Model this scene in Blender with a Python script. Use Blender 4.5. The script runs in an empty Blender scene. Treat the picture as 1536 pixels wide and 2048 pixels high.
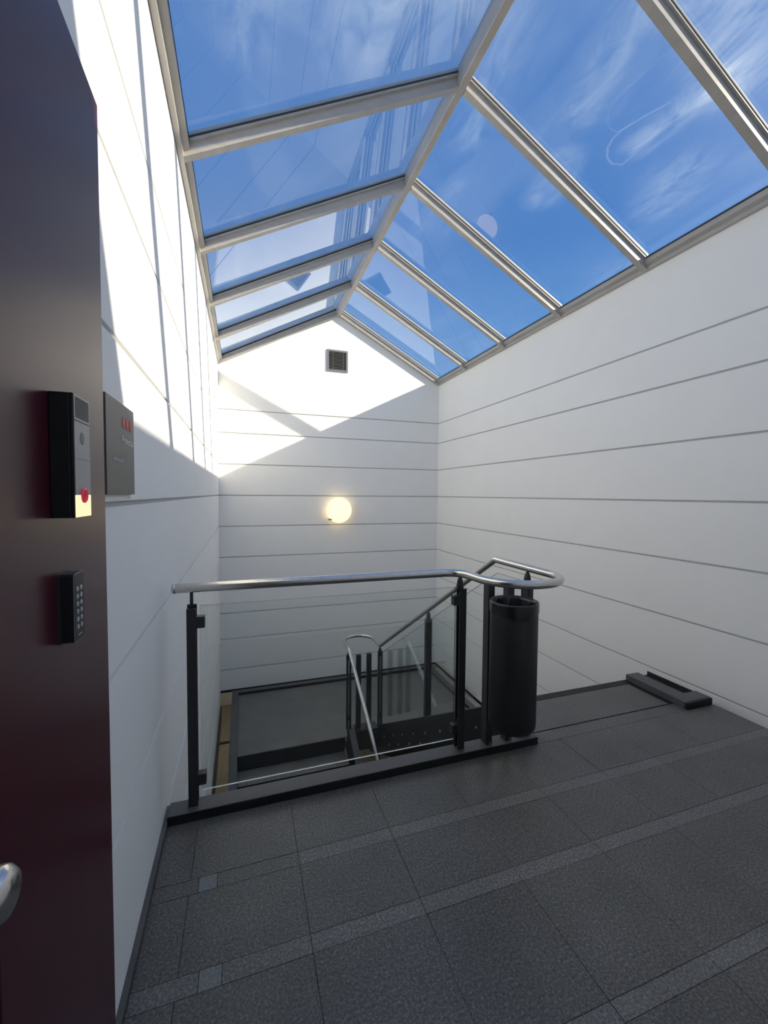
import bpy, bmesh, math, random
from mathutils import Vector, Matrix
random.seed(7)
scene = bpy.context.scene
col = scene.collection
V = Vector
R = math.radians

# ------------------------------------------------------------------ camera
F_PX, CH = 830.97, 1.47
yaw, pitch, roll = R(18.780), R(-2.443), R(0.474)
fwd = V((math.sin(yaw) * math.cos(pitch), math.cos(yaw) * math.cos(pitch), math.sin(pitch)))
rt = V((math.cos(yaw), -math.sin(yaw), 0.0))
up = rt.cross(fwd)
rt2 = math.cos(roll) * rt + math.sin(roll) * up
up2 = -math.sin(roll) * rt + math.cos(roll) * up
cd = bpy.data.cameras.new('camera')
cd.sensor_fit = 'VERTICAL'
cd.sensor_height = 36.0
cd.lens = F_PX / 2048 * 36.0
cd.clip_start = 0.02
cam = bpy.data.objects.new('camera', cd)
col.objects.link(cam)
m3 = Matrix((rt2, up2, -fwd)).transposed()
cam.matrix_world = Matrix.Translation((0, 0, CH)) @ m3.to_4x4()
scene.camera = cam

# ------------------------------------------------------------------ exposure
vs = scene.view_settings
vs.view_transform = 'Standard'
vs.look = 'None'
vs.exposure = 0.0
vs.gamma = 1.0
vs.use_curve_mapping = False
# white room: let the light bounce on
scene.cycles.max_bounces = 20
scene.cycles.diffuse_bounces = 14
scene.cycles.glossy_bounces = 6
scene.cycles.transparent_max_bounces = 16

# ------------------------------------------------------------------ world (blue sky with thin cirrus)
SKY_STRENGTH = 1.0
world = bpy.data.worlds.new('sky')
scene.world = world
world.use_nodes = True
wt = world.node_tree
wt.nodes.clear()


def N(tree, typ, **kw):
    n = tree.nodes.new(typ)
    for k, v in kw.items():
        if k == 'inp':
            for kk, vv in v.items():
                n.inputs[kk].default_value = vv
        else:
            setattr(n, k, v)
    return n


def math_node(tree, op, a, b=None, clamp=False):
    n = tree.nodes.new('ShaderNodeMath')
    n.operation = op
    n.use_clamp = clamp
    for i, v in enumerate((a, b)):
        if v is None:
            continue
        if isinstance(v, (int, float)):
            n.inputs[i].default_value = v
        else:
            tree.links.new(v, n.inputs[i])
    return n.outputs[0]


def ramp(tree, src, stops, interp='LINEAR'):
    n = tree.nodes.new('ShaderNodeValToRGB')
    n.color_ramp.interpolation = interp
    e = n.color_ramp.elements
    while len(e) < len(stops):
        e.new(0.5)
    for i, (p, c) in enumerate(stops):
        e[i].position = p
        e[i].color = c if len(c) == 4 else (*c, 1)
    tree.links.new(src, n.inputs[0])
    return n.outputs[0]


tc = N(wt, 'ShaderNodeTexCoord')
sep = N(wt, 'ShaderNodeSeparateXYZ')
wt.links.new(tc.outputs['Generated'], sep.inputs[0])
base = ramp(wt, sep.outputs['Z'], [(0.0, (.34, .52, .80)), (0.25, (.14, .365, .77)), (0.5, (.062, .222, .60)), (0.72, (.095, .24, .585)), (1.0, (.18, .32, .61))])
zc = math_node(wt, 'MAXIMUM', sep.outputs['Z'], 0.08)
px = math_node(wt, 'DIVIDE', sep.outputs['X'], zc)
py = math_node(wt, 'DIVIDE', sep.outputs['Y'], zc)
comb = N(wt, 'ShaderNodeCombineXYZ')
wt.links.new(px, comb.inputs[0])
wt.links.new(py, comb.inputs[1])
mp = N(wt, 'ShaderNodeMapping')
mp.inputs['Rotation'].default_value = (0, 0, R(35))
mp.inputs['Scale'].default_value = (2.6, 1.1, 1)
mp.inputs['Location'].default_value = (0.35, 0.2, 0)
wt.links.new(comb.outputs[0], mp.inputs[0])
nz = N(wt, 'ShaderNodeTexNoise', inp={'Scale': 1.3, 'Detail': 9, 'Roughness': 0.56, 'Distortion': 0.9})
wt.links.new(mp.outputs[0], nz.inputs['Vector'])
cl = ramp(wt, nz.outputs['Fac'], [(0.48, (0, 0, 0)), (0.62, (.35, .35, .35)), (0.76, (1, 1, 1))], 'EASE')
nz2 = N(wt, 'ShaderNodeTexNoise', inp={'Scale': 0.9, 'Detail': 3, 'Roughness': 0.5})
wt.links.new(comb.outputs[0], nz2.inputs['Vector'])
cl2 = ramp(wt, nz2.outputs['Fac'], [(0.36, (.15, .15, .15)), (0.62, (1, 1, 1))])
clf = math_node(wt, 'MULTIPLY', math_node(wt, 'MULTIPLY', cl, cl2), 0.32)
# thin hooked condensation trail drawn on the sky plane: distance to a few short segments
def seg_dist(p, q):
    p, q = V((*p, 0)), V((*q, 0))
    d = q - p
    L = d.length
    d = d / L
    rel = N(wt, 'ShaderNodeVectorMath', operation='SUBTRACT')
    wt.links.new(comb.outputs[0], rel.inputs[0])
    rel.inputs[1].default_value = p
    dt = N(wt, 'ShaderNodeVectorMath', operation='DOT_PRODUCT')
    wt.links.new(rel.outputs[0], dt.inputs[0])
    dt.inputs[1].default_value = d
    t = math_node(wt, 'MINIMUM', math_node(wt, 'MAXIMUM', dt.outputs['Value'], 0.0), L)
    sc = N(wt, 'ShaderNodeVectorMath', operation='SCALE')
    sc.inputs[0].default_value = d
    wt.links.new(t, sc.inputs['Scale'])
    df = N(wt, 'ShaderNodeVectorMath', operation='DISTANCE')
    wt.links.new(rel.outputs[0], df.inputs[0])
    wt.links.new(sc.outputs[0], df.inputs[1])
    return df.outputs['Value']


HOOK = [(1.033, .809), (1.008, .858), (.987, .91), (.986, .938), (.999, .968), (1.025, .994), (1.058, 1.008), (1.09, 1.0), (1.094, .962)]
dmin = None
for p, q in zip(HOOK, HOOK[1:]):
    dd = seg_dist(p, q)
    dmin = dd if dmin is None else math_node(wt, 'MINIMUM', dmin, dd)
trail = math_node(wt, 'MULTIPLY', ramp(wt, math_node(wt, 'MULTIPLY', dmin, 60.0), [(0.0, (1, 1, 1)), (0.30, (0, 0, 0))]), 0.22)
# a few torn cirrus streaks
nz3 = N(wt, 'ShaderNodeTexNoise', inp={'Scale': 9.0, 'Detail': 8, 'Roughness': 0.62, 'Distortion': 1.6})
mp3 = N(wt, 'ShaderNodeMapping')
mp3.inputs['Rotation'].default_value = (0, 0, R(-20))
mp3.inputs['Scale'].default_value = (1.0, 0.45, 1)
wt.links.new(comb.outputs[0], mp3.inputs[0])
wt.links.new(mp3.outputs[0], nz3.inputs['Vector'])
torn = ramp(wt, nz3.outputs['Fac'], [(0.36, (0.05, 0.05, 0.05)), (0.66, (1, 1, 1))])
wisps = None
for p, q, w, a in (((1.085, .73), (1.075, .93), .075, .55), ((.91, 1.05), (.96, 1.19), .10, .34), ((1.30, .98), (1.37, 1.07), .17, .34), ((.92, .60), (1.12, .70), .15, .62), ((.76, .62), (.84, .90), .12, .30),
                   ((.25, .92), (.42, .72), .17, .50), ((.55, .80), (.62, 1.05), .13, .28), ((.02, 1.0), (.06, .8), .14, .28), ((1.55, 1.45), (1.75, 1.55), .2, .22)):
    f = ramp(wt, math_node(wt, 'DIVIDE', seg_dist(p, q), w), [(0.0, (1, 1, 1)), (1.0, (0, 0, 0))], 'EASE')
    f = math_node(wt, 'MULTIPLY', math_node(wt, 'MULTIPLY', f, torn), a)
    wisps = f if wisps is None else math_node(wt, 'ADD', wisps, f, True)
tot = math_node(wt, 'MAXIMUM', math_node(wt, 'MAXIMUM', clf, trail), wisps)
mix = N(wt, 'ShaderNodeMix', data_type='RGBA')
wt.links.new(tot, mix.inputs['Factor'])
wt.links.new(base, mix.inputs['A'])
mix.inputs['B'].default_value = (.62, .74, .92, 1)
# sky brightening towards the sun, added to lift the shaded walls
sdv = N(wt, 'ShaderNodeVectorMath', operation='DOT_PRODUCT')
wt.links.new(tc.outputs['Generated'], sdv.inputs[0])
sdv.inputs[1].default_value = tuple(V((1.0, -0.457, 0.498)).normalized())
aur = math_node(wt, 'POWER', math_node(wt, 'MAXIMUM', sdv.outputs['Value'], 0.0), 5.0)
hz = N(wt, 'ShaderNodeMix', data_type='RGBA', blend_type='ADD')
wt.links.new(aur, hz.inputs['Factor'])
wt.links.new(mix.outputs['Result'], hz.inputs['A'])
hz.inputs['B'].default_value = (1.0, .95, .88, 1)
bg = N(wt, 'ShaderNodeBackground')
bg.inputs['Strength'].default_value = SKY_STRENGTH
wt.links.new(hz.outputs['Result'], bg.inputs['Color'])
wo = N(wt, 'ShaderNodeOutputWorld')
wt.links.new(bg.outputs[0], wo.inputs[0])

# ------------------------------------------------------------------ sun
SUN_DIR = V((-1.0, 0.457, -0.498)).normalized()
sd = bpy.data.lights.new('sun', 'SUN')
sd.energy = 8.2
sd.angle = R(0.6)
sd.color = (1.0, 0.87, 0.68)
sun = bpy.data.objects.new('sun', sd)
col.objects.link(sun)
sun.rotation_euler = SUN_DIR.to_track_quat('-Z', 'Y').to_euler()
sun.location = (8, -2, 8)

# ------------------------------------------------------------------ materials
MATS = {}


def principled(name, color, rough=0.5, metal=0.0, spec=0.5, **kw):
    m = bpy.data.materials.new(name)
    m.use_nodes = True
    b = m.node_tree.nodes['Principled BSDF']
    b.inputs['Base Color'].default_value = (*color, 1)
    b.inputs['Roughness'].default_value = rough
    b.inputs['Metallic'].default_value = metal
    b.inputs['Specular IOR Level'].default_value = spec
    for k, v in kw.items():
        b.inputs[k].default_value = v
    MATS[name] = m
    return m


def noise_color(m, c1, c2, scale, detail=4, rough=0.6, lo=0.35, hi=0.65, bump=0.0, vec='Object', stretch=None):
    t = m.node_tree
    b = t.nodes['Principled BSDF']
    tc = N(t, 'ShaderNodeTexCoord')
    src = tc.outputs[vec]
    if vec == 'World':
        pass
    if stretch:
        mpn = N(t, 'ShaderNodeMapping')
        mpn.inputs['Scale'].default_value = stretch
        t.links.new(src, mpn.inputs[0])
        src = mpn.outputs[0]
    n = N(t, 'ShaderNodeTexNoise', inp={'Scale': scale, 'Detail': detail, 'Roughness': rough})
    t.links.new(src, n.inputs['Vector'])
    c = ramp(t, n.outputs['Fac'], [(lo, c1), (hi, c2)])
    t.links.new(c, b.inputs['Base Color'])
    if bump:
        bp = N(t, 'ShaderNodeBump', inp={'Strength': bump, 'Distance': 0.002})
        t.links.new(n.outputs['Fac'], bp.inputs['Height'])
        t.links.new(bp.outputs[0], b.inputs['Normal'])
    return m


WALL = noise_color(principled('white_wall_paint', (.92, .92, .905), 0.6, 0, 0.3), (.91, .91, .895), (.93, .93, .915), 3.0, 5, 0.6, 0.3, 0.7, 0.04)
GROOVE = principled('grey_joint_paint', (.50, .50, .495), 0.7, 0, 0.2)
STEEL = noise_color(principled('anthracite_painted_steel', (.022, .0225, .023), 0.42), (.019, .0195, .02), (.026, .0265, .027), 6)
STRINGER = noise_color(principled('black_painted_stringer_steel', (.011, .011, .011), 0.5, 0, 0.3), (.009, .009, .009), (.013, .013, .013), 6)
BOLT = principled('dark_zinc_bolt', (.14, .14, .14), 0.35, 0.6)
STEEL_TOP = noise_color(principled('grey_painted_beam_steel', (.088, .088, .088), 0.5), (.080, .080, .080), (.096, .096, .096), 5)
BLACK = principled('black_edge_rubber', (.008, .008, .008), 0.6)
ALU = noise_color(principled('champagne_aluminium', (.45, .43, .405), 0.42, 0.12), (.42, .40, .375), (.48, .46, .435), 5, stretch=(1, 1, 6))
GASKET = principled('dark_gasket', (.03, .035, .035), 0.6)


def brushed():
    m = principled('brushed_stainless_steel', (.62, .60, .57), 0.26, 1.0)
    return noise_color(m, (.56, .545, .52), (.68, .66, .63), 40, 3, stretch=(1, 8, 8))


STAIN = brushed()


def granite(name, a, b, c, rough=0.42):
    m = principled(name, a, rough, 0, 0.5)
    t = m.node_tree
    bs = t.nodes['Principled BSDF']
    g = N(t, 'ShaderNodeNewGeometry')
    n1 = N(t, 'ShaderNodeTexNoise', inp={'Scale': 120, 'Detail': 4, 'Roughness': 0.75})
    n2 = N(t, 'ShaderNodeTexNoise', inp={'Scale': 3.2, 'Detail': 4, 'Roughness': 0.6})
    n3 = N(t, 'ShaderNodeTexVoronoi', inp={'Scale': 26})
    for n in (n1, n2, n3):
        t.links.new(g.outputs['Position'], n.inputs['Vector'])
    c1 = ramp(t, n1.outputs['Fac'], [(0.34, a), (0.52, b), (0.68, c)])
    dk = ramp(t, n2.outputs['Fac'], [(0.3, (.82, .82, .82)), (0.7, (1.12, 1.12, 1.12))])
    mx = N(t, 'ShaderNodeMix', data_type='RGBA', blend_type='MULTIPLY')
    mx.inputs['Factor'].default_value = 1
    t.links.new(c1, mx.inputs['A'])
    t.links.new(dk, mx.inputs['B'])
    sp = ramp(t, n3.outputs['Distance'], [(0.03, (.35, .35, .35)), (0.075, (1, 1, 1))])
    mx2 = N(t, 'ShaderNodeMix', data_type='RGBA', blend_type='MULTIPLY')
    mx2.inputs['Factor'].default_value = 0.6
    t.links.new(mx.outputs['Result'], mx2.inputs['A'])
    t.links.new(sp, mx2.inputs['B'])
    t.links.new(mx2.outputs['Result'], bs.inputs['Base Color'])
    bp = N(t, 'ShaderNodeBump', inp={'Strength': 0.12, 'Distance': 0.001})
    t.links.new(n1.outputs['Fac'], bp.inputs['Height'])
    t.links.new(bp.outputs[0], bs.inputs['Normal'])
    return m


GRANITE = granite('dark_granite', (.050, .0475, .0435), (.117, .111, .102), (.25, .238, .22))
GRANITE_F = granite('lightened_landing_granite', (.115, .110, .103), (.17, .163, .153), (.235, .226, .214))  # paler copy of the granite, lightened to make up for the dim stairwell
GRANITE_L = granite('flamed_granite_band', (.072, .0685, .064), (.165, .158, .149), (.31, .298, .283), 0.5)
GRANITE_P = granite('pale_worn_granite', (.14, .145, .145), (.21, .215, .215), (.30, .30, .30), 0.55)
GROUT = principled('dark_grout', (.04, .04, .04), 0.8)


def glass(name, tint, boost, ior=1.5):
    m = bpy.data.materials.new(name)
    m.use_nodes = True
    t = m.node_tree
    t.nodes.clear()
    tr = N(t, 'ShaderNodeBsdfTransparent')
    tr.inputs[0].default_value = (*tint, 1)
    gl = N(t, 'ShaderNodeBsdfGlossy')
    gl.inputs['Roughness'].default_value = 0.0
    gl.inputs['Color'].default_value = (.96, .98, .97, 1)
    fr = N(t, 'ShaderNodeFresnel', inp={'IOR': ior})
    g = N(t, 'ShaderNodeNewGeometry')
    # the same reflectance from either side of a thin pane
    lw = N(t, 'ShaderNodeLayerWeight', inp={'Blend': 0.5})
    f5 = math_node(t, 'POWER', lw.outputs['Facing'], 4.0)
    r0 = ((ior - 1) / (ior + 1)) ** 2
    fac = math_node(t, 'ADD', math_node(t, 'MULTIPLY', f5, 1 - r0), r0)
    fac = math_node(t, 'MULTIPLY', fac, boost, True)
    t.nodes.remove(fr)
    t.nodes.remove(g)
    mx = N(t, 'ShaderNodeMixShader')
    t.links.new(fac, mx.inputs[0])
    t.links.new(tr.outputs[0], mx.inputs[1])
    t.links.new(gl.outputs[0], mx.inputs[2])
    o = N(t, 'ShaderNodeOutputMaterial')
    t.links.new(mx.outputs[0], o.inputs[0])
    MATS[name] = m
    return m


ROOF_GLASS = glass('roof_glass', (.945, .975, .98), 2.0)
RAIL_GLASS = glass('balustrade_glass', (.955, .975, .967), 1.2)
GLASS_EDGE = principled('glass_edge_glint', (.95, .98, .96), 0.3, 0, 0.6)  # white colour imitates the light refracted out at the pane's bottom edge
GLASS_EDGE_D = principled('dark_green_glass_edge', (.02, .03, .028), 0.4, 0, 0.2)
MAROON = noise_color(principled('maroon_lacquer', (.055, .006, .014), 0.30, 0, 0.42), (.050, .005, .012), (.060, .007, .016), 2)
PLASTIC_B = principled('black_plastic', (.012, .012, .013), 0.45)
PLASTIC_D = principled('charcoal_plastic', (.03, .031, .034), 0.38)
PLASTIC_G = principled('silver_grey_plastic', (.30, .31, .32), 0.4, 0.2)
LENS = principled('smoked_lens', (.13, .14, .14), 0.5)
KEY = principled('pale_key_print', (.42, .43, .44), 0.4)
REDRING = principled('red_button_ring', (.55, .03, .07), 0.3)
REDRING.node_tree.nodes['Principled BSDF'].inputs['Emission Color'].default_value = (.9, .06, .12, 1)
REDRING.node_tree.nodes['Principled BSDF'].inputs['Emission Strength'].default_value = 0.25
REDDOT = principled('red_print', (.55, .035, .045), 0.5)
WHITEPRINT = principled('white_print', (.80, .84, .82), 0.5)
GREYPRINT = principled('grey_print', (.62, .62, .62), 0.5)
SIGN = noise_color(principled('grey_metal_plate', (.10, .10, .098), 0.45, 0.3), (.092, .092, .09), (.108, .108, .105), 30, stretch=(1, 1, 20))
CHROME = noise_color(principled('satin_chrome', (.60, .59, .57), 0.2, 1.0), (.58, .57, .55), (.64, .62, .60), 8)
BIN = noise_color(principled('matt_black_bin_lacquer', (.011, .011, .0115), 0.5), (.010, .010, .0105), (.0125, .0125, .013), 10)
BAG = noise_color(principled('black_bin_liner', (.008, .008, .008), 0.28), (.007, .007, .007), (.011, .011, .011), 14, bump=0.4)
WOODM = noise_color(principled('pale_wood_floor', (.4, .36, .28), 0.5), (.35, .31, .24), (.45, .41, .33), 7, stretch=(8, 1, 1))
VENTM = principled('galvanised_grille', (.30, .30, .295), 0.4, 0.5)
DARKBOX = principled('dark_duct', (.01, .009, .009), 0.9)


def emitter(name, color, strength):
    m = bpy.data.materials.new(name)
    m.use_nodes = True
    t = m.node_tree
    t.nodes.clear()
    e = N(t, 'ShaderNodeEmission')
    e.inputs[0].default_value = (*color, 1)
    e.inputs[1].default_value = strength
    o = N(t, 'ShaderNodeOutputMaterial')
    t.links.new(e.outputs[0], o.inputs[0])
    return m


GLOBE = emitter('lit_opal_glass', (1.0, .75, .38), 2.1)
NAMEPLATE = emitter('lit_name_plate', (1.0, .84, .50), 1.15)

# ------------------------------------------------------------------ helpers
WPOS = {}


def obj(name, me, mat, parent=None, smooth=False, mats=None):
    """me holds world coordinates; the origin goes to the centre of its bounds"""
    if isinstance(me, bmesh.types.BMesh):
        bm = me
        me = bpy.data.meshes.new(name)
        bm.normal_update()
        bm.to_mesh(me)
        bm.free()
    vs_ = [v.co for v in me.vertices]
    c = V([(min(v[i] for v in vs_) + max(v[i] for v in vs_)) / 2 for i in range(3)])
    me.transform(Matrix.Translation(-c))
    for mm in (mats or [mat]):
        me.materials.append(mm)
    if smooth:
        for p in me.polygons:
            p.use_smooth = True
    o = bpy.data.objects.new(name, me)
    col.objects.link(o)
    WPOS[o.name] = c
    if parent:
        o.parent = parent
        o.location = c - WPOS[parent.name]
    else:
        o.location = c
    return o


def copy_at(src, name, center, parent):
    o = bpy.data.objects.new(name, src.data)
    col.objects.link(o)
    c = V(center)
    WPOS[o.name] = c
    o.parent = parent
    o.location = c - WPOS[parent.name]
    return o


def empty(name, loc):
    o = bpy.data.objects.new(name, None)
    o.empty_display_size = 0.1
    col.objects.link(o)
    o.location = loc
    WPOS[o.name] = V(loc)
    return o


def tag(o, label=None, cat=None, kind=None, group=None):
    if label:
        o['label'] = label
    if cat:
        o['category'] = cat
    if kind:
        o['kind'] = kind
    if group:
        o['group'] = group
    return o


def add_box(bm, lo, hi, bevel=0.0, seg=1):
    r = bmesh.ops.create_cube(bm, size=1.0)
    vs_ = r['verts']
    lo, hi = V(lo), V(hi)
    for v in vs_:
        v.co = V([lo[i] + (v.co[i] + 0.5) * (hi[i] - lo[i]) for i in range(3)])
    if bevel:
        es = set()
        for v in vs_:
            es.update(v.link_edges)
        bmesh.ops.bevel(bm, geom=list(es), offset=bevel, segments=seg, affect='EDGES', profile=0.5)


def box(name, lo, hi, mat, parent=None, bevel=0.0, seg=1):
    bm = bmesh.new()
    add_box(bm, lo, hi, bevel, seg)
    return obj(name, bm, mat, parent)


def add_prism(bm, pts, d):
    """closed polygon pts extruded by vector d"""
    d = V(d)
    a = [bm.verts.new(V(p)) for p in pts]
    b = [bm.verts.new(V(p) + d) for p in pts]
    n = len(a)
    bm.faces.new(a)
    bm.faces.new(b[::-1])
    for i in range(n):
        bm.faces.new((a[i], b[i], b[(i + 1) % n], a[(i + 1) % n]))
    bmesh.ops.recalc_face_normals(bm, faces=bm.faces[:])


def prism(name, pts, d, mat, parent=None, bevel=0.0):
    bm = bmesh.new()
    add_prism(bm, pts, d)
    if bevel:
        bmesh.ops.bevel(bm, geom=bm.edges[:], offset=bevel, segments=1, affect='EDGES')
    return obj(name, bm, mat, parent)


def fillet(pts, rads, n=8):
    """pts polyline, rads radius at each inner corner"""
    out = [V(pts[0])]
    for i in range(1, len(pts) - 1):
        p, a, b = V(pts[i]), V(pts[i - 1]), V(pts[i + 1])
        r = rads[i - 1]
        u, w = (a - p).normalized(), (b - p).normalized()
        ang = u.angle(w)
        if r <= 0 or ang > math.pi - 1e-3:
            out.append(p)
            continue
        t = r / math.tan(ang / 2)
        c = p + (u + w).normalized() * (r / math.sin(ang / 2))
        s, e = p + u * t - c, p + w * t - c
        tot_ = s.angle(e)
        for k in range(n + 1):
            f = k / n
            q = (s * math.sin((1 - f) * tot_) + e * math.sin(f * tot_)) / math.sin(tot_)
            out.append(c + q)
    out.append(V(pts[-1]))
    return out


def add_tube(bm, path, r, seg=16, cap0='flat', cap1='flat'):
    path = [V(p) for p in path]
    # drop duplicates
    q = [path[0]]
    for p in path[1:]:
        if (p - q[-1]).length > 1e-5:
            q.append(p)
    path = q
    n = len(path)
    tang = []
    for i in range(n):
        a = path[max(i - 1, 0)]
        b = path[min(i + 1, n - 1)]
        tang.append((b - a).normalized())
    t0 = tang[0]
    ref = V((0, 0, 1)) if abs(t0.z) < 0.9 else V((1, 0, 0))
    x = t0.cross(ref).normalized()
    rings = []

    def ring_at(p, t, x, rr):
        y = t.cross(x)
        return [bm.verts.new(p + rr * (math.cos(2 * math.pi * k / seg) * x + math.sin(2 * math.pi * k / seg) * y)) for k in range(seg)]
    if cap0 == 'dome':
        for f in (0.35, 0.75):
            rings.append(ring_at(path[0] - t0 * r * 0.45 * math.cos(f * math.pi / 2), t0, x, r * math.sin(f * math.pi / 2)))
    for i in range(n):
        t = tang[i]
        x = (x - t * x.dot(t)).normalized()
        rings.append(ring_at(path[i], t, x, r))
    for a, b in zip(rings, rings[1:]):
        for k in range(seg):
            bm.faces.new((a[k], a[(k + 1) % seg], b[(k + 1) % seg], b[k]))
    bm.faces.new(rings[0][::-1])
    bm.faces.new(rings[-1])
    bmesh.ops.recalc_face_normals(bm, faces=bm.faces[:])


def tube(name, path, r, mat, parent=None, seg=16, **kw):
    bm = bmesh.new()
    add_tube(bm, path, r, seg, **kw)
    return obj(name, bm, mat, parent, smooth=True)


def add_lathe(bm, prof, center, axis='Z', seg=40):
    """prof: list of (radius, height along axis)"""
    c = V(center)
    ax = {'X': (V((0, 1, 0)), V((0, 0, 1)), V((1, 0, 0))), 'Y': (V((0, 0, 1)), V((1, 0, 0)), V((0, 1, 0))), 'Z': (V((1, 0, 0)), V((0, 1, 0)), V((0, 0, 1)))}[axis]
    rings = []
    for r, h in prof:
        if r < 1e-6:
            rings.append([bm.verts.new(c + ax[2] * h)])
        else:
            rings.append([bm.verts.new(c + ax[2] * h + r * (math.cos(2 * math.pi * k / seg) * ax[0] + math.sin(2 * math.pi * k / seg) * ax[1])) for k in range(seg)])
    for a, b in zip(rings, rings[1:]):
        for k in range(seg):
            k2 = (k + 1) % seg
            if len(a) == 1 and len(b) == 1:
                continue
            if len(a) == 1:
                bm.faces.new((a[0], b[k2], b[k]))
            elif len(b) == 1:
                bm.faces.new((a[k], a[k2], b[0]))
            else:
                bm.faces.new((a[k], a[k2], b[k2], b[k]))
    bmesh.ops.recalc_face_normals(bm, faces=bm.faces[:])


def lathe(name, prof, center, axis, mat, parent=None, seg=40, smooth=True):
    bm = bmesh.new()
    add_lathe(bm, prof, center, axis, seg)
    return obj(name, bm, mat, parent, smooth=smooth)


def text_mesh(body, size, depth=0.0005):
    cu = bpy.data.curves.new('txt', 'FONT')
    cu.body = body
    cu.size = size
    cu.extrude = depth
    cu.resolution_u = 3
    t = bpy.data.objects.new('txt', cu)
    col.objects.link(t)
    bpy.context.view_layer.update()
    dg = bpy.context.evaluated_depsgraph_get()
    me = bpy.data.meshes.new_from_object(t.evaluated_get(dg))
    bpy.data.objects.remove(t)
    bpy.data.curves.remove(cu)
    return me


# ------------------------------------------------------------------ dimensions
XL, XR, D, Y0 = -0.34, 3.29, 6.72, -0.24
XM = (XL + XR) / 2
EAVE_LO = 3.39
ZG_R, ZG_M = 3.47, 4.43
SL = (ZG_M - ZG_R) / (XR - XM)


def zg(x):
    return ZG_M - SL * abs(x - XM)


JOINTS = [2.727, 2.378, 1.908, 1.436, 0.964, 0.492, 0.012, -0.37, -0.77, -1.25]
GW = 0.016
PT = 0.013
ZBOT = -1.60

# ------------------------------------------------------------------ walls: a recessed backing with proud panels
bands = []
top = None
for j in [None] + JOINTS + [None]:
    pass
edges = [EAVE_LO + 0.06] + JOINTS + [ZBOT]
for i in range(len(edges) - 1):
    hi_ = edges[i] - (GW / 2 if i > 0 else 0)
    lo_ = edges[i + 1] + (GW / 2 if i < len(edges) - 2 else 0)
    bands.append((lo_, hi_))

wl = tag(box('wall_left', (XL - 0.15, Y0 - .12, ZBOT - 0.25), (XL - PT, D + 0.12, EAVE_LO + 0.06), GROOVE), 'white panelled left wall catching sunlight above the grey door sign', kind='structure')
wr = tag(box('wall_right', (XR + PT, Y0 - .12, ZBOT), (XR + 0.15, D + 0.12, EAVE_LO + 0.06), GROOVE), 'white panelled right wall in shade beside the stair', kind='structure')
for lo_, hi_ in bands:
    l2 = lo_ - (0.2 if lo_ == ZBOT else 0)
    box('panel', (XL - PT - .002, Y0 - .02, l2), (XL, D + .03, hi_), WALL, wl, 0.0005)
    box('panel', (XR, Y0 - .02, lo_), (XR + PT + .002, D + .03, hi_), WALL, wr, 0.0005)


def gable(name, y, t, z0):
    pts = [(XL - .13, y, z0), (XR + .13, y, z0), (XR + .13, y, zg(XR) - .07), (XM, y, ZG_M - .02), (XL - .13, y, zg(XL) - .07)]
    return prism(name, pts, (0, t, 0), GROOVE)


wb = tag(gable('wall_back', D + PT, 0.12, ZBOT), 'white panelled gable wall at the far end under the skylight', kind='structure')
for i, (lo_, hi_) in enumerate(bands):
    if i == 0:
        pts = [(XL + .0005, D, lo_), (XR - .0005, D, lo_), (XR - .0005, D, zg(XR) - .06), (XM, D, ZG_M - .05), (XL + .0005, D, zg(XL) - .06)]
        prism('panel', pts, (0, PT + .002, 0), WALL, wb)
    else:
        box('panel', (XL + .0005, D, lo_), (XR - .0005, D + PT + .002, hi_), WALL, wb, 0.0005)
wf = tag(gable('wall_front', Y0, -0.12, -0.1), 'white gable wall behind the viewer', kind='structure')
wf.data.materials[0] = WALL

# storey below
tag(box('floor', (-1.2, Y0 - .1, -3.30), (XR + .15, 9.6, -3.20), WOODM), 'pale wooden floor of the storey below', kind='structure')
lower_floor = bpy.data.objects['floor']
box('floor_joint', (-1.2, 8.08, -3.202), (XR + .1, 8.16, -3.196), BLACK, lower_floor)
tag(box('wall_left', (-1.3, Y0 - .1, -3.2), (-1.2, 9.6, ZBOT - .1), WALL), 'white wall of the storey below on the left', kind='structure')
tag(box('wall_right', (XR + .02, Y0 - .1, -3.2), (XR + .15, 9.6, ZBOT), WALL), 'white wall of the storey below on the right', kind='structure')
tag(box('wall_back', (-1.2, 9.6, -3.2), (XR + .15, 9.7, ZBOT), WALL), 'white far wall of the storey below', kind='structure')
tag(box('wall_front', (-1.2, Y0 - .2, -3.2), (XR + .15, Y0 - .1, -0.1), WALL), 'white near wall of the storey below', kind='structure')
tag(box('ceiling', (-1.2, D + .14, ZBOT - .05), (XR + .15, 9.6, ZBOT), WALL), 'white ceiling of the storey below beyond the gable wall', kind='structure')
tag(box('ceiling', (-1.2, Y0 - .1, ZBOT - .25), (XL - .15, 9.6, ZBOT - .2), WALL), 'white ceiling strip of the storey below along the left', kind='structure')

# dark steel edges where the walls end at the half landing
tag(box('trim_1', (XL - .0, D - .012, -1.60), (XR, D, -1.565), BLACK), 'black steel edge along the foot of the gable wall', kind='structure')
tag(box('trim_2', (XR - .012, 4.9, -1.60), (XR, D - .012, -1.565), BLACK), 'black steel edge along the foot of the right wall', kind='structure')
tag(box('trim_3', (XL, 2.1, -2.05), (XL + .012, D - .012, -1.80), STEEL), 'dark steel band along the foot of the left wall', kind='structure')

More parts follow.
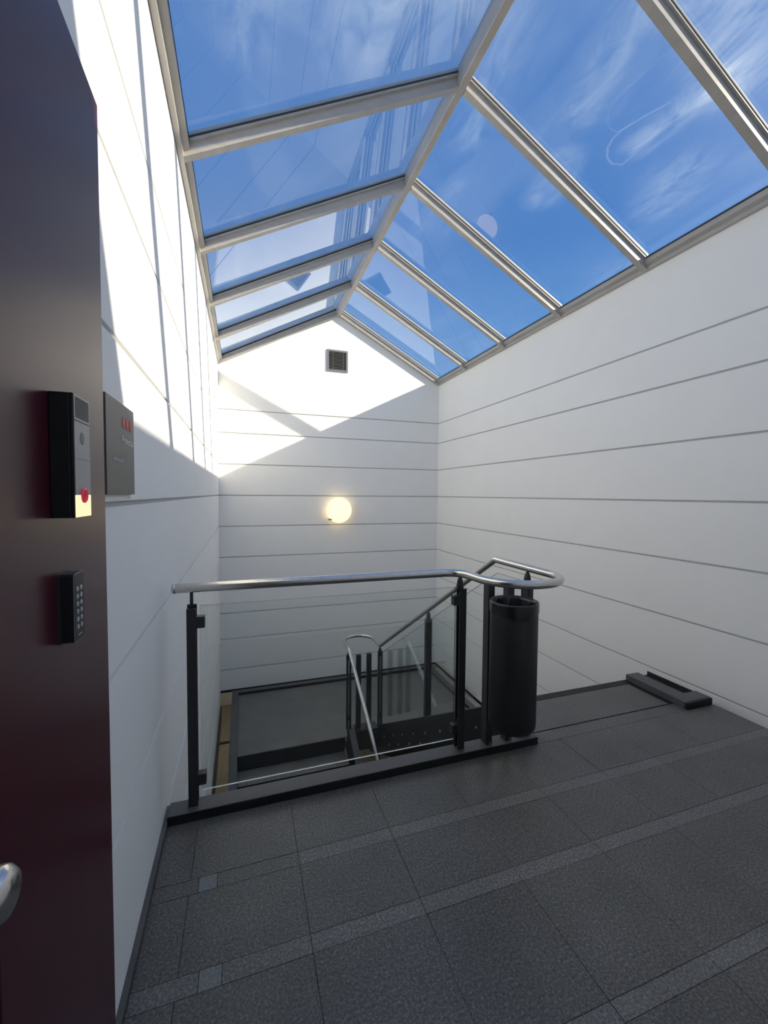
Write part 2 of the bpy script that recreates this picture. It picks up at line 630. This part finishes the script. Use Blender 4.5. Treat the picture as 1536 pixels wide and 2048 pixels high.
# ------------------------------------------------------------------ floor
FX0, FX1 = -0.322, 3.155
fl = tag(box('floor', (FX0, Y0, -0.20), (FX1, 1.998, -0.012), GROUT), 'dark grey granite tiled landing floor', kind='structure')
rows = [(-0.24, 0.0, 0), (0.0, .41, 0), (.41, .463, 1), (.463, .820, 0), (.820, .873, 1), (.873, 1.270, 0), (1.270, 1.332, 1), (1.332, 1.605, 0), (1.605, 1.669, 1), (1.669, 1.978, 0)]
xs = [FX0, -.196, .205, .603, 1.003, 1.402, 1.805, 2.2, 2.6, 3.0, FX1]
G = 0.0012
tile_cache = {}


def tile(x0, x1, y0, y1, mat, z1=0.0, parent=fl):
    key = (round(x1 - x0, 4), round(y1 - y0, 4), mat.name)
    z = z1 + random.uniform(-.0006, .0006)
    if key not in tile_cache:
        tile_cache[key] = box('tile', (x0 + G / 2, y0 + G / 2, z - .02), (x1 - G / 2, y1 - G / 2, z), mat, parent, 0.0008)
    else:
        copy_at(tile_cache[key], 'tile', ((x0 + x1) / 2, (y0 + y1) / 2, z - .01), parent)


for y0, y1, band in rows:
    if not band:
        for a, b in zip(xs, xs[1:]):
            tile(a, b, y0, y1, GRANITE)
    else:
        xb = list(xs)
        pale = []
        if y1 > 1.2:
            s = -.166 if y1 > 1.5 else -.135
            xb = sorted([v for v in xb if abs(v + .196) > .01] + [s, s + .066])
            pale = [s]
        for a, b in zip(xb, xb[1:]):
            light = a > .95 or random.random() < .25
            tile(a, b, y0, y1, GRANITE_P if any(abs(a - s) < 1e-6 for s in pale) else (GRANITE_L if light or y1 < 1.4 else GRANITE))
# strip of floor past the rail's end and the top plate of the stair
sl = tag(box('floor', (1.645, 1.985, -0.20), (2.9, 2.075, -0.012), GROUT), 'narrow dark granite floor strip in front of the stair head', kind='structure')
for a, b in ((1.645, 2.2), (2.2, 2.6), (2.6, 2.898)):
    tile(a, b, 1.979, 2.075, GRANITE, parent=sl)
tag(box('baseboard_left', (XL, 1.21, -.01), (XL + .018, 2.08, .022), STEEL_TOP), 'thin dark metal baseboard along the left wall', kind='structure')

# kerb beams
tag(box('trim_4', (-.322, 1.975, -.002), (1.643, 2.066, .044), STEEL_TOP, None, .002), 'dark steel kerb beam under the glass balustrade', kind='structure')
kb = bpy.data.objects['trim_4']
box('beam_face', (-.323, 1.9735, -.001), (1.6435, 1.9755, .0415), BLACK, kb)
bm = bmesh.new()
add_prism(bm, [(2.90, 2.0, -.08), (3.15, 2.0, -.08), (3.15, 2.10, -.08), (3.025, 2.10, -.08), (3.025, 2.47, -.08), (2.90, 2.47, -.08)], (0, 0, .124))
kr = tag(obj('trim_5', bm, STEEL_TOP), 'dark steel corner kerb beside the stair head at the right wall', kind='structure')
box('beam_face', (2.897, 1.985, -.02), (3.151, 2.0005, .0415), BLACK, kr)
box('beam_face', (2.852, 2.0, -.03), (2.9005, 2.47, -.001), BLACK, kr)
box('slot_plate', (3.025, 2.10, -.06), (3.128, 2.47, .012), BLACK, kr)
box('rim', (3.128, 2.10, -.06), (3.138, 2.47, .040), STEEL, kr)

# ------------------------------------------------------------------ maroon door
DX = XL + 0.015
door = tag(box('door_1', (XL + .001, .694, 0.0), (DX, 1.206, 2.396), MAROON, None, .0015), 'tall dark maroon door and side panel on the left', kind='structure')
box('door_leaf', (XL + .001, -.235, 0.004), (DX, .690, 2.392), MAROON, door, .0015)
kn = lathe('door_knob', [(0, .072), (.012, .0715), (.023, .068), (.030, .060), (.032, .050), (.029, .040), (.020, .033), (.012, .028), (.0115, .008), (.026, .007), (.026, .0)], (DX, .578, 1.002), 'X', CHROME, door, 40)
kn['label'] = 'satin steel door knob'

# ------------------------------------------------------------------ skylight
sky = tag(empty('skylight', (XM, D / 2, EAVE_LO)), 'pitched glass skylight with pale aluminium bars over the stairwell', 'skylight')
RY = [-.205, .73, 1.73, 2.73, 3.73, 4.74, 5.74, 6.69]
RH, RW = .095, .058
# ridge beam
pts = [(XM - .045, Y0, ZG_M - .03), (XM - .028, Y0, ZG_M - .108), (XM + .028, Y0, ZG_M - .108), (XM + .045, Y0, ZG_M - .03), (XM + .045, Y0, ZG_M + .015), (XM, Y0, ZG_M + .04), (XM - .045, Y0, ZG_M + .015)]
rb = prism('ridge_beam', pts, (0, D - Y0, 0), ALU, sky, .003)
for s in (-1, 1):
    x = XR if s > 0 else XL
    # eave beam: stepped aluminium profile on top of the wall
    prof = [(x + s * .10, EAVE_LO + .055), (x - s * .002, EAVE_LO + .055), (x - s * .002, EAVE_LO), (x - s * .03, EAVE_LO), (x - s * .03, EAVE_LO + .03), (x - s * .062, EAVE_LO + .045), (x - s * .062, EAVE_LO + .082), (x + s * .10, EAVE_LO + .082)]
    prism('eave_beam', [(a, Y0, b) for a, b in prof], (0, D - Y0, 0), ALU, sky)
    prof = [(x - s * .064, EAVE_LO + .082), (x - s * .064, EAVE_LO + .097), (x - s * .03, EAVE_LO + .09), (x - s * .03, EAVE_LO + .082)]
    prism('gasket', [(a, Y0, b) for a, b in prof], (0, D - Y0, 0), GASKET, sky)
    # rafters
    xa, xb_ = XM + s * .03, x - s * .03
    n = V((s * SL, 0, 1)).normalized()
    for i, y in enumerate(RY):
        wl_, wh_ = y - RW / 2, y + RW / 2
        if i == len(RY) - 1:
            wl_, wh_ = D - .062, D
        za, zb_ = zg(xa), zg(xb_)
        bm = bmesh.new()

        def sect(lo_, hi_, y0, y1):
            add_prism(bm, [(xa, y0, za + lo_), (xb_, y0, zb_ + lo_), (xb_, y0, zb_ + hi_), (xa, y0, za + hi_)], (0, y1 - y0, 0))
        sect(-RH, -.012, wl_ + .004, wh_ - .004)
        sect(-.028, -.004, wl_ - .012, wh_ + (.012 if i < len(RY) - 1 else 0))
        sect(.008, .03, wl_ - .004, wh_ + .004)
        obj('rafter', bm, ALU, sky)
    # panes
    for i in range(len(RY) - 1):
        ya, yb = RY[i], RY[i + 1]
        xa2, xb2 = XM + s * .02, x + s * .05
        o = n * 0.006
        bm = bmesh.new()
        add_prism(bm, [(xa2, ya, zg(xa2)), (xb2, ya, ZG_M - SL * abs(xb2 - XM)), (xb2, yb, ZG_M - SL * abs(xb2 - XM)), (xa2, yb, zg(xa2))], (0, 0, .0005))
        bm.faces.ensure_lookup_table()
        # keep one face: a single reflecting sheet stands for the pane
        fs = [f for f in bm.faces if f.calc_area() < .05]
        bmesh.ops.delete(bm, geom=fs, context='FACES')
        bm.faces.ensure_lookup_table()
        top_ = max(bm.faces, key=lambda f: f.calc_center_median().z)
        bmesh.ops.delete(bm, geom=[top_], context='FACES')
        for v in [v for v in bm.verts if not v.link_faces]:
            bm.verts.remove(v)
        obj('pane', bm, ROOF_GLASS, sky)
        # dark gasket frame of this pane along its two rafters
        for yy, dy in ((ya + RW / 2 + .009, .006), (yb - RW / 2 - .015, .006)):
            xa3, xb3 = XM + s * .045, x - s * .06
            prism('gasket', [(xa3, yy, zg(xa3) - .012), (xb3, yy, zg(xb3) - .012), (xb3, yy, zg(xb3) - .001), (xa3, yy, zg(xa3) - .001)], (0, dy, 0), GASKET, sky)

# ------------------------------------------------------------------ staircase
stair = tag(empty('staircase', (1.4, 3.6, -3.2)), 'dark steel staircase with granite treads and half landing', 'staircase')
SLOPE = .595
# top plate and nosing
tp = box('top_plate', (1.645, 2.085, -.05), (2.853, 2.405, 0.0), GRANITE, stair, .001)
box('nosing', (1.645, 2.405, -.06), (2.90, 2.47, 0.002), BLACK, stair, .001)
# flight one, going down away from the upper floor
ST1 = lambda y: .002 - SLOPE * (y - 2.444)
for x0, x1 in ((1.550, 1.562), (2.868, 2.880)):
    pts = [(x0, 2.08, .0), (x0, 2.444, ST1(2.444)), (x0, 5.06, ST1(5.06)), (x0, 5.06, ST1(5.06) - .33), (x0, 2.08, -.33)]
    s1 = prism('stringer', pts, (x1 - x0, 0, 0), STRINGER, stair)
    fl_pts = [(x0, 2.444, ST1(2.444)), (x0, 5.06, ST1(5.06)), (x0, 5.06, ST1(5.06) + .006), (x0, 2.444, ST1(2.444) + .006)]
    prism('flange', fl_pts, (.075, 0, 0), STEEL_TOP, s1)
    if x0 < 2:
        for y, z in ((2.494, -.171), (2.77, -.34), (3.053, -.507), (3.347, -.686), (3.614, -.841), (3.907, -1.014), (4.178, -1.171), (4.479, -1.357), (3.17, -.675), (3.445, -.839), (3.718, -1.005), (4.021, -1.185), (4.302, -1.354)):
            lathe('bolt', [(0, -.011), (.008, -.009), (.0125, -.004), (.014, 0), (.014, .002)], (x0, y, z), 'X', BOLT, s1, 14)
for i in range(1, 9):
    y = 2.45 + .3 * (i - 1)
    box('tread', (1.57, y, -.178 * i - .04), (2.866, y + .31, -.178 * i), GRANITE, stair, .001)
# half landing
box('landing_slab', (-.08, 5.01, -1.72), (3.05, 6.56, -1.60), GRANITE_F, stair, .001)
box('riser', (-.078, 4.995, -1.775), (1.20, 5.011, -1.603), BLACK, stair)
box('landing_beam', (-.17, 5.0, -1.78), (-.08, 6.652, -1.558), STEEL_TOP, stair, .002)
box('landing_beam', (3.05, 5.0, -1.78), (3.14, 6.652, -1.558), STEEL_TOP, stair, .002)
box('landing_beam', (-.08, 6.56, -1.78), (3.05, 6.652, -1.558), STEEL_TOP, stair, .002)
box('beam_face', (-.08, 6.557, -1.6), (3.05, 6.5605, -1.561), BLACK, stair)
box('beam_face', (3.047, 5.0, -1.6), (3.0505, 6.56, -1.561), BLACK, stair)
# flight two, coming back towards the viewer
ST2 = lambda y: -1.558 - SLOPE * (5.0 - y)
prism('stringer', [(-.17, 5.0, ST2(5.0)), (-.17, 2.3, ST2(2.3)), (-.17, 2.3, ST2(2.3) - .25), (-.17, 5.0, ST2(5.0) - .25)], (.09, 0, 0), STEEL_TOP, stair, .002)
ST2i = lambda y: -1.375 - .66 * (4.80 - y)
prism('stringer', [(1.20, 4.86, -1.375), (1.20, 4.80, -1.375), (1.20, 2.6, ST2i(2.6)), (1.20, 2.6, ST2i(2.6) - .30), (1.20, 4.86, -1.72)], (.075, 0, 0), STEEL_TOP, stair, .002)
prism('beam_face', [(1.197, 4.86, -1.38), (1.197, 4.80, -1.38), (1.197, 2.6, ST2i(2.6) - .004), (1.197, 2.6, ST2i(2.6) - .30), (1.197, 4.86, -1.72)], (.0035, 0, 0), BLACK, stair)
for i in range(1, 9):
    y1 = 5.03 - .3 * (i - 1)
    z = -1.60 - .178 * i
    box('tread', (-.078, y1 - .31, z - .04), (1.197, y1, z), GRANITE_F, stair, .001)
    if i > 1:
        box('riser', (-.078, y1 - .012, z), (1.197, y1 - .002, z + .178), BLACK, stair)
# cross beam that carries the hairpin of the balustrade
box('cross_beam', (1.275, 4.70, -1.60), (1.552, 4.86, -1.372), STEEL, stair, .002)
box('cross_beam', (1.20, 4.86, -1.72), (1.64, 5.01, -1.603), STEEL, stair, .002)

# ------------------------------------------------------------------ balustrade
bal = tag(empty('balustrade', (.65, 2.03, .044)), 'glass balustrade with black steel posts and stainless tube handrail along the stairwell', 'balustrade')
ZR, RR, YR, X1 = 1.043, 0.0215, 2.03, 1.587
c1 = V((1.365, 1.85, ZR))
path = fillet([(-.294, YR, ZR), (1.135, YR, ZR), (1.143, 1.85, ZR)], [.105], 10)
path = path[:-1]
for k in range(25):
    a = math.pi + math.pi * k / 24
    path.append(c1 + .222 * V((math.cos(a), math.sin(a), 0)))
zl = -.395
yk1, yk2 = 2.36, 2.36 + (ZR - zl) / .593
low = fillet([(X1, 1.9, ZR), (X1, yk1, ZR), (X1, yk2, zl), (X1 + .002, 5.02, zl)], [.06, .10], 6)
path += low[1:]
c2 = V((1.394, 5.03, zl))
for k in range(25):
    a = math.pi * k / 24
    path.append(c2 + .195 * V((math.cos(a), math.sin(a), 0)))
path += fillet([(1.2, 5.0, zl), (1.2, 4.80, zl), (1.2, 2.5, zl - .56 * 2.3)], [.10], 6)
hr = tube('handrail', path, RR, STAIN, bal, 20, cap0='dome')
hr['label'] = 'brushed stainless tube handrail'
tube('end_cap', [(-.298, YR, ZR), (-.286, YR, ZR)], RR + .0008, CHROME, bal, 20)


def spindle(x, y, z0, z1, parent):
    lathe('rail_bracket', [(0, z1 - z0), (.007, z1 - z0), (.0075, .05), (.0075, .03), (.006, .0), (0, 0)], (x, y, z0), 'Z', STEEL, parent, 12)


def cone_bracket(x, y, z0, z1, parent):
    h = z1 - z0
    lathe('rail_bracket', [(0, h), (.006, h), (.016, h * .62), (.020, h * .3), (.020, 0), (0, 0)], (x, y, z0), 'Z', STEEL, parent, 14)


def pair_post(x, y, z0, z1, axis, w=.040, t=.011, gap=.024, lift=.012):
    if axis == 'X':
        t, gap = .022, .014
    h = gap / 2 + t
    if axis == 'Y':
        p = box('post', (x - w / 2, y - h, z0), (x + w / 2, y - gap / 2, z1), STEEL, bal, .001)
        box('post_flat', (x - w / 2, y + gap / 2, z0), (x + w / 2, y + h, z1 + lift), STEEL, p, .001)
        box('spacer', (x - w / 2 + .006, y - gap / 2, z0 + .1), (x + w / 2 - .006, y + gap / 2, z0 + .16), STEEL, p)
        box('spacer', (x - w / 2 + .006, y - gap / 2, z1 - .06), (x + w / 2 - .006, y + gap / 2, z1 - .005), STEEL, p)
    else:
        p = box('post', (x - h, y - w / 2, z0), (x - gap / 2, y + w / 2, z1), STEEL, bal, .001)
        box('post_flat', (x + gap / 2, y - w / 2, z0), (x + h, y + w / 2, z1), STEEL, p, .001)
        box('spacer', (x - gap / 2, y - w / 2 + .006, z0 + .1), (x + gap / 2, y + w / 2 - .006, z0 + .16), STEEL, p)
        box('spacer', (x - gap / 2, y - w / 2 + .006, z1 - .06), (x + gap / 2, y + w / 2 - .006, z1 - .005), STEEL, p)
    return p


p1 = pair_post(-.221, YR, .044, .952, 'Y')
spindle(-.221, YR, .94, 1.023, p1)
p2 = pair_post(1.150, YR, .044, .952, 'Y')
cone_bracket(1.140, YR, .94, 1.025, p2)
for p, sx, x in ((p1, 1, -.221), (p2, -1, 1.150)):
    for z in (.887, .160):
        a, b = sorted((x + sx * .012, x + sx * .055))
        box('glass_clamp', (a, YR - .019, z - .026), (b, YR + .019, z + .026), STEEL, p, .002)
# plain posts under the loop
for x in (1.325, 1.457, X1):
    p = box('post', (x - .020, 1.998, .044), (x + .020, 2.052, .965), STEEL, bal, .0015)
    box('foot_bolt', (x - .005, 1.990, .052), (x + .005, 1.999, .062), STAIN, p)
    if x == X1:
        cone_bracket(x, YR, .965, 1.024, p)


def pane(name, pts, d, edge_face_dir, mats=(RAIL_GLASS, GLASS_EDGE, GLASS_EDGE_D)):
    """glass pane; the polished downward edge faces are painted bright to imitate refracted light"""
    bm = bmesh.new()
    add_prism(bm, pts, d)
    bm.normal_update()
    dn = V(d).normalized()
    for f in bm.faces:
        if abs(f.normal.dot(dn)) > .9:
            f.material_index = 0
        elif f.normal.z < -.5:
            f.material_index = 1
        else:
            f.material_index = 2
    return obj('pane', bm, None, bal, mats=list(mats))


pane('pane', [(-.187, YR - .004, .100), (1.112, YR - .004, .100), (1.112, YR - .004, .960), (-.187, YR - .004, .960)], (0, .008, 0), None)
# panes down the first flight
RZ = lambda y: ZR - .593 * max(0, y - yk1)
BZ = lambda y: ST1(y) + .08
pane('pane', [(X1 - .004, 2.08, .10), (X1 - .004, 2.444, .09), (X1 - .004, 3.345, BZ(3.345)), (X1 - .004, 3.345, RZ(3.345) - .10), (X1 - .004, 2.335, ZR - .085), (X1 - .004, 2.08, ZR - .085)], (.008, 0, 0), None)
pane('pane', [(X1 - .004, 3.43, BZ(3.43)), (X1 - .004, 4.71, BZ(4.71)), (X1 - .004, 4.71, RZ(4.71) - .10), (X1 - .004, 3.43, RZ(3.43) - .10)], (.008, 0, 0), None)
pm = pair_post(X1, 3.39, ST1(3.39), .345, 'X')
cone_bracket(X1, 3.39, .345, RZ(3.39) - .015, pm)
# hairpin posts at the half landing
pd = pair_post(X1, 4.765, -1.378, -.455, 'X', w=.036)
cone_bracket(X1, 4.775, -.455, zl - .016, pd)
for x in (1.315, 1.447):
    box('post', (x - .029, 4.762, -1.372), (x + .029, 4.80, -.47), STEEL, bal, .0015)
pa = pair_post(1.2, 4.80, -1.375, -.47, 'X', w=.036)
cone_bracket(1.2, 4.80, -.47, zl - .016, pa)

# ------------------------------------------------------------------ waste bin
BC = V((1.367, 1.852, 0))
BR, BT, BB = .1235, .905, .222
bn = tag(empty('waste_bin', (BC.x, BC.y, BB)), 'black cylindrical waste bin with bag hung under the handrail loop', 'waste bin')
lathe('body', [(0, BB), (BR - .03, BB), (BR - .012, BB + .006), (BR - .003, BB + .02), (BR, BB + .04), (BR, BT - .006), (BR - .002, BT), (BR - .006, BT), (BR - .007, BT - .01), (BR - .007, BB + .05), (0, BB + .045)], (BC.x, BC.y, 0), 'Z', BIN, bn, 64)
# liner folded over the rim with a wavy hem
bm = bmesh.new()
seg = 96
rings = []
for j, (r, z) in enumerate([(.062, BT - .19), (.095, BT - .12), (BR - .016, BT - .06), (BR - .011, BT - .015), (BR - .004, BT + .006), (BR + .002, BT + .004), (BR + .0035, BT - .006), (BR + .0035, BT - .03), (BR + .003, BT - .05)]):
    ring_ = []
    for k in range(seg):
        a = 2 * math.pi * k / seg
        w = .0
        rr = r
        if j < 4:
            rr = r + (.010 if j < 3 else .002) * math.sin(7 * a + j * 1.3) + .004 * math.sin(17 * a + j)
            rr = min(rr, BR - .010)
        zz = z
        if j >= 7:
            zz -= (.006 * math.sin(3 * a + .6) + .014 * max(0, math.cos(a + 2.1)) + .004 * math.sin(11 * a)) * (j - 6) / 2
            rr += .0006 * math.sin(23 * a)
        if j < 2:
            zz += .02 * math.sin(3 * a)
        ring_.append(bm.verts.new((BC.x + rr * math.cos(a), BC.y + rr * math.sin(a), zz)))
    rings.append(ring_)
for a_, b_ in zip(rings, rings[1:]):
    for k in range(seg):
        bm.faces.new((a_[k], a_[(k + 1) % seg], b_[(k + 1) % seg], b_[k]))
bm.faces.new(rings[0])
bmesh.ops.recalc_face_normals(bm, faces=bm.faces[:])
lin = obj('bag_liner', bm, BAG, bn, smooth=True)
lin['label'] = 'shiny black plastic bag folded over the rim'
for z in (.36, .80):
    box('mounting_bracket', (1.43, 1.955, z - .02), (1.484, 1.999, z + .02), STEEL, bn, .001)

# ------------------------------------------------------------------ wall lamp on the gable wall
LC = V((1.482, D, 1.206))
lamp = tag(empty('wall_lamp', LC), 'round glowing warm white globe lamp on the gable wall', 'lamp')
lathe('mount', [(0, 0), (.13, 0), (.13, -.03), (.10, -.035), (0, -.035)], LC, 'Y', PLASTIC_G, lamp, 40)
prof = []
for k in range(17):
    a = math.pi * k / 16
    prof.append((.205 * math.sin(a) if 0 < k < 16 else 0, -.105 + .075 * math.cos(a)))
gl = lathe('globe', prof, LC, 'Y', GLOBE, lamp, 56)
cx, cz = LC.x - .150, LC.z - .150
box('clip', (cx - .02, D - .135, cz - .012), (cx + .025, D - .03, cz + .014), PLASTIC_G, lamp, .003)

# ------------------------------------------------------------------ vent grille
vx0, vx1, vz0, vz1 = 1.296, 1.637, 3.449, 3.792
vent = tag(empty('vent_grille', ((vx0 + vx1) / 2, D, vz0)), 'square metal louvre vent high in the gable', 'vent')
bm = bmesh.new()
fw = .028
for lo_, hi_ in (((vx0, vz0), (vx1, vz0 + fw)), ((vx0, vz1 - fw), (vx1, vz1)), ((vx0, vz0 + fw), (vx0 + fw, vz1 - fw)), ((vx1 - fw, vz0 + fw), (vx1, vz1 - fw))):
    add_box(bm, (lo_[0], D - .014, lo_[1]), (hi_[0], D - .0005, hi_[1]))
obj('frame', bm, VENTM, vent)
box('duct_back', (vx0 + fw, D - .002, vz0 + fw), (vx1 - fw, D - .0008, vz1 - fw), DARKBOX, vent)
s0 = None
for i in range(12):
    z = vz0 + fw + .014 + i * (vz1 - vz0 - 2 * fw - .03) / 11
    if s0 is None:
        s0 = prism('slat', [(vx0 + fw, D - .0135, z - .003), (vx0 + fw, D - .0125, z - .0045), (vx0 + fw, D - .0025, z + .005), (vx0 + fw, D - .003, z + .0065)], (vx1 - vx0 - 2 * fw, 0, 0), VENTM, vent)
        z00 = z
    else:
        copy_at(s0, 'slat', WPOS[s0.name] + V((0, 0, z - z00)), vent)
for x in (vx0 + .095, vx1 - .075):
    box('mullion', (x - .0025, D - .0125, vz0 + fw), (x + .0025, D - .0105, vz1 - fw), VENTM, vent)

# ------------------------------------------------------------------ company sign on the left wall
sy0, sy1, sz0, sz1 = 1.235, 1.521, 1.463, 1.724
sg = tag(empty('wall_sign', (XL, (sy0 + sy1) / 2, sz0)), 'square grey metal company sign with three red dots beside the maroon door', 'sign')
box('plate', (XL + .004, sy0, sz0), (XL + .012, sy1, sz1), SIGN, sg, .001)
box('back_plate', (XL + .0003, sy0 + .012, sz0 + .006), (XL + .004, sy1 + .004, sz1 - .006), PLASTIC_D, sg)
sx = XL + .0121


def wall_text(body, size, y, z, mat, name, squash=1.0):
    me = text_mesh(body, size)
    # text x -> world y, text y -> world z, text normal -> +x  (seen from +x, reading direction +y)
    me.transform(Matrix(((0, 0, 1, sx + .0005), (squash, 0, 0, y), (0, 1, 0, z), (0, 0, 0, 1))))
    return obj(name, me, mat, sg)


for i in range(3):
    bm = bmesh.new()
    add_lathe(bm, [(0, 0), (.0, .0), (.0165, 0), (.0165, .0008), (0, .0008)], (sx, 1.402 + i * .0385, 1.671 - .0), 'X', 32)
    obj('red_dot', bm, REDDOT, sg)


def fit_text(body, y0, y1, z, h, mat, name):
    me = text_mesh(body, 1.0)
    w0 = min(v.co.x for v in me.vertices)
    w1 = max(v.co.x for v in me.vertices)
    for v in me.vertices:
        v.co = V((sx + (.0007 if v.co.z > 0 else 0), y0 + (v.co.x - w0) / (w1 - w0) * (y1 - y0), z + v.co.y * h))
    return obj(name, me, mat, sg)


t1 = fit_text('Protectas', 1.384, 1.506, 1.612, .030, WHITEPRINT, 'lettering')
t1['label'] = 'white lettering Protectas'
t2 = fit_text('Administration', 1.294, 1.402, 1.556, .015, GREYPRINT, 'lettering')
t2['label'] = 'small grey lettering Administration'

# ------------------------------------------------------------------ intercom
iy0, iy1, iz0, iz1, ix = .893, .976, 1.422, 1.648, -.2880
ic = tag(empty('intercom', (DX, (iy0 + iy1) / 2, iz0)), 'black door intercom with speaker slots and lit name plate on the maroon panel', 'intercom')
box('housing', (DX, iy0, iz0), (ix - .006, iy1, iz1), PLASTIC_B, ic, .0015)
box('front_frame', (ix - .006, iy0, iz0), (ix, iy1, iz1), PLASTIC_B, ic, .001)
fz = iz0 + (iz1 - iz0) * .79
sp = box('speaker_cover', (ix, iy0 + .002, fz), (ix + .0012, iy1 - .002, iz1 - .001), PLASTIC_G, ic, .0004)
for i in range(14):
    z = fz + .006 + i * (iz1 - fz - .012) / 13
    box('speaker_slot', (ix + .001, iy0 + .008, z - .0009), (ix + .0016, iy1 - .007, z + .0009), BLACK, sp)
box('face_plate', (ix, iy0 + .002, iz0 + .042), (ix + .0010, iy1 - .002, fz - .0015), PLASTIC_G, ic, .0003)
box('face_seam', (ix + .0009, iy0 + .002, iz0 + .108), (ix + .0012, iy1 - .002, iz0 + .1088), PLASTIC_D, ic)
cy_ = (iy0 + iy1) / 2
lathe('camera_lens', [(0, .0007), (.008, .0006), (.0115, .0005), (.012, 0)], (ix + .0008, cy_ - .001, fz - .030), 'X', LENS, ic, 32)
npl = box('name_plate', (ix, iy0 + .002, iz0 + .001), (ix + .0012, iy1 - .002, iz0 + .042), NAMEPLATE, ic, .0003)
npl['label'] = 'lit cream name plate'
bz = iz0 + .041
bb = lathe('bell_button', [(.0100, .0), (.0100, .003), (.0118, .0042), (.0138, .003), (.0142, 0)], (ix + .001, cy_, bz), 'X', REDRING, ic, 32)
bb['label'] = 'red ringed bell button'
lathe('button_well', [(0, .0006), (.0100, .0006), (.0100, 0)], (ix + .001, cy_, bz), 'X', principled('dark_red_well', (.10, .008, .018), 0.4), bb, 32)
lathe('button_symbol', [(.0045, .0006), (.0045, .0016), (.0072, .0016), (.0072, .0006)], (ix + .001, cy_, bz), 'X', REDRING, bb, 28)

# ------------------------------------------------------------------ keypad
ky0, ky1, kz0, kz1, kx = .909, .960, 1.186, 1.316, -.2985
kp = tag(empty('keypad', (DX, (ky0 + ky1) / 2, kz0)), 'small charcoal keypad with two columns of pale keys on the maroon panel', 'keypad')


def rounded(name, x0, x1, y0, y1, z0, z1, r, mat, parent, bev=.001):
    pts = []
    for cyy, czz, a0 in ((y1 - r, z1 - r, 0), (y0 + r, z1 - r, 90), (y0 + r, z0 + r, 180), (y1 - r, z0 + r, 270)):
        for k in range(6):
            a = R(a0 + 90 * k / 5)
            pts.append((x0, cyy + r * math.cos(a), czz + r * math.sin(a)))
    return prism(name, pts, (x1 - x0, 0, 0), mat, parent)


rounded('back_plate', DX, DX + .005, ky0 - .001, ky1 + .002, kz0 - .001, kz1 + .001, .007, PLASTIC_D, kp)
rounded('housing', DX + .005, kx - .001, ky0 + .001, ky1, kz0, kz1, .007, PLASTIC_B, kp)
rounded('rim', kx - .001, kx, ky0 + .001, ky1, kz0, kz1, .007, PLASTIC_G, kp)
rounded('face', kx, kx + .0006, ky0 + .0025, ky1 - .0015, kz0 + .0015, kz1 - .0015, .006, PLASTIC_B, kp)
k0 = None
for r_ in range(6):
    for c_ in range(2):
        y = ky0 + .017 + c_ * .018
        z = kz1 - .030 - r_ * .0145
        if k0 is None:
            k0 = lathe('key', [(0, .0012), (.0040, .0011), (.0048, .0005), (.005, 0)], (kx + .0006, y, z), 'X', KEY, kp, 18)
            kc = (y, z)
        else:
            copy_at(k0, 'key', WPOS[k0.name] + V((0, y - kc[0], z - kc[1])), kp)
box('status_bar', (kx + .0005, ky0 + .017, kz0 + .010), (kx + .001, ky0 + .036, kz0 + .0125), KEY, kp)

# ------------------------------------------------------------------ ceiling lamp of the storey below (lights the wooden floor seen past the stair)
cl_ = tag(empty('ceiling_lamp', (.3, 7.9, ZBOT - .05)), 'flat lit ceiling lamp in the storey below', 'lamp')
lathe('housing', [(0, 0), (.20, 0), (.20, -.05), (.18, -.055), (0, -.055)], (.3, 7.9, ZBOT - .05), 'Z', PLASTIC_G, cl_, 32)
lathe('diffuser', [(0, -.06), (.15, -.065), (.178, -.056), (0, -.0555)], (.3, 7.9, ZBOT - .05), 'Z', emitter('lit_diffuser', (1.0, .88, .70), 14.0), cl_, 32)
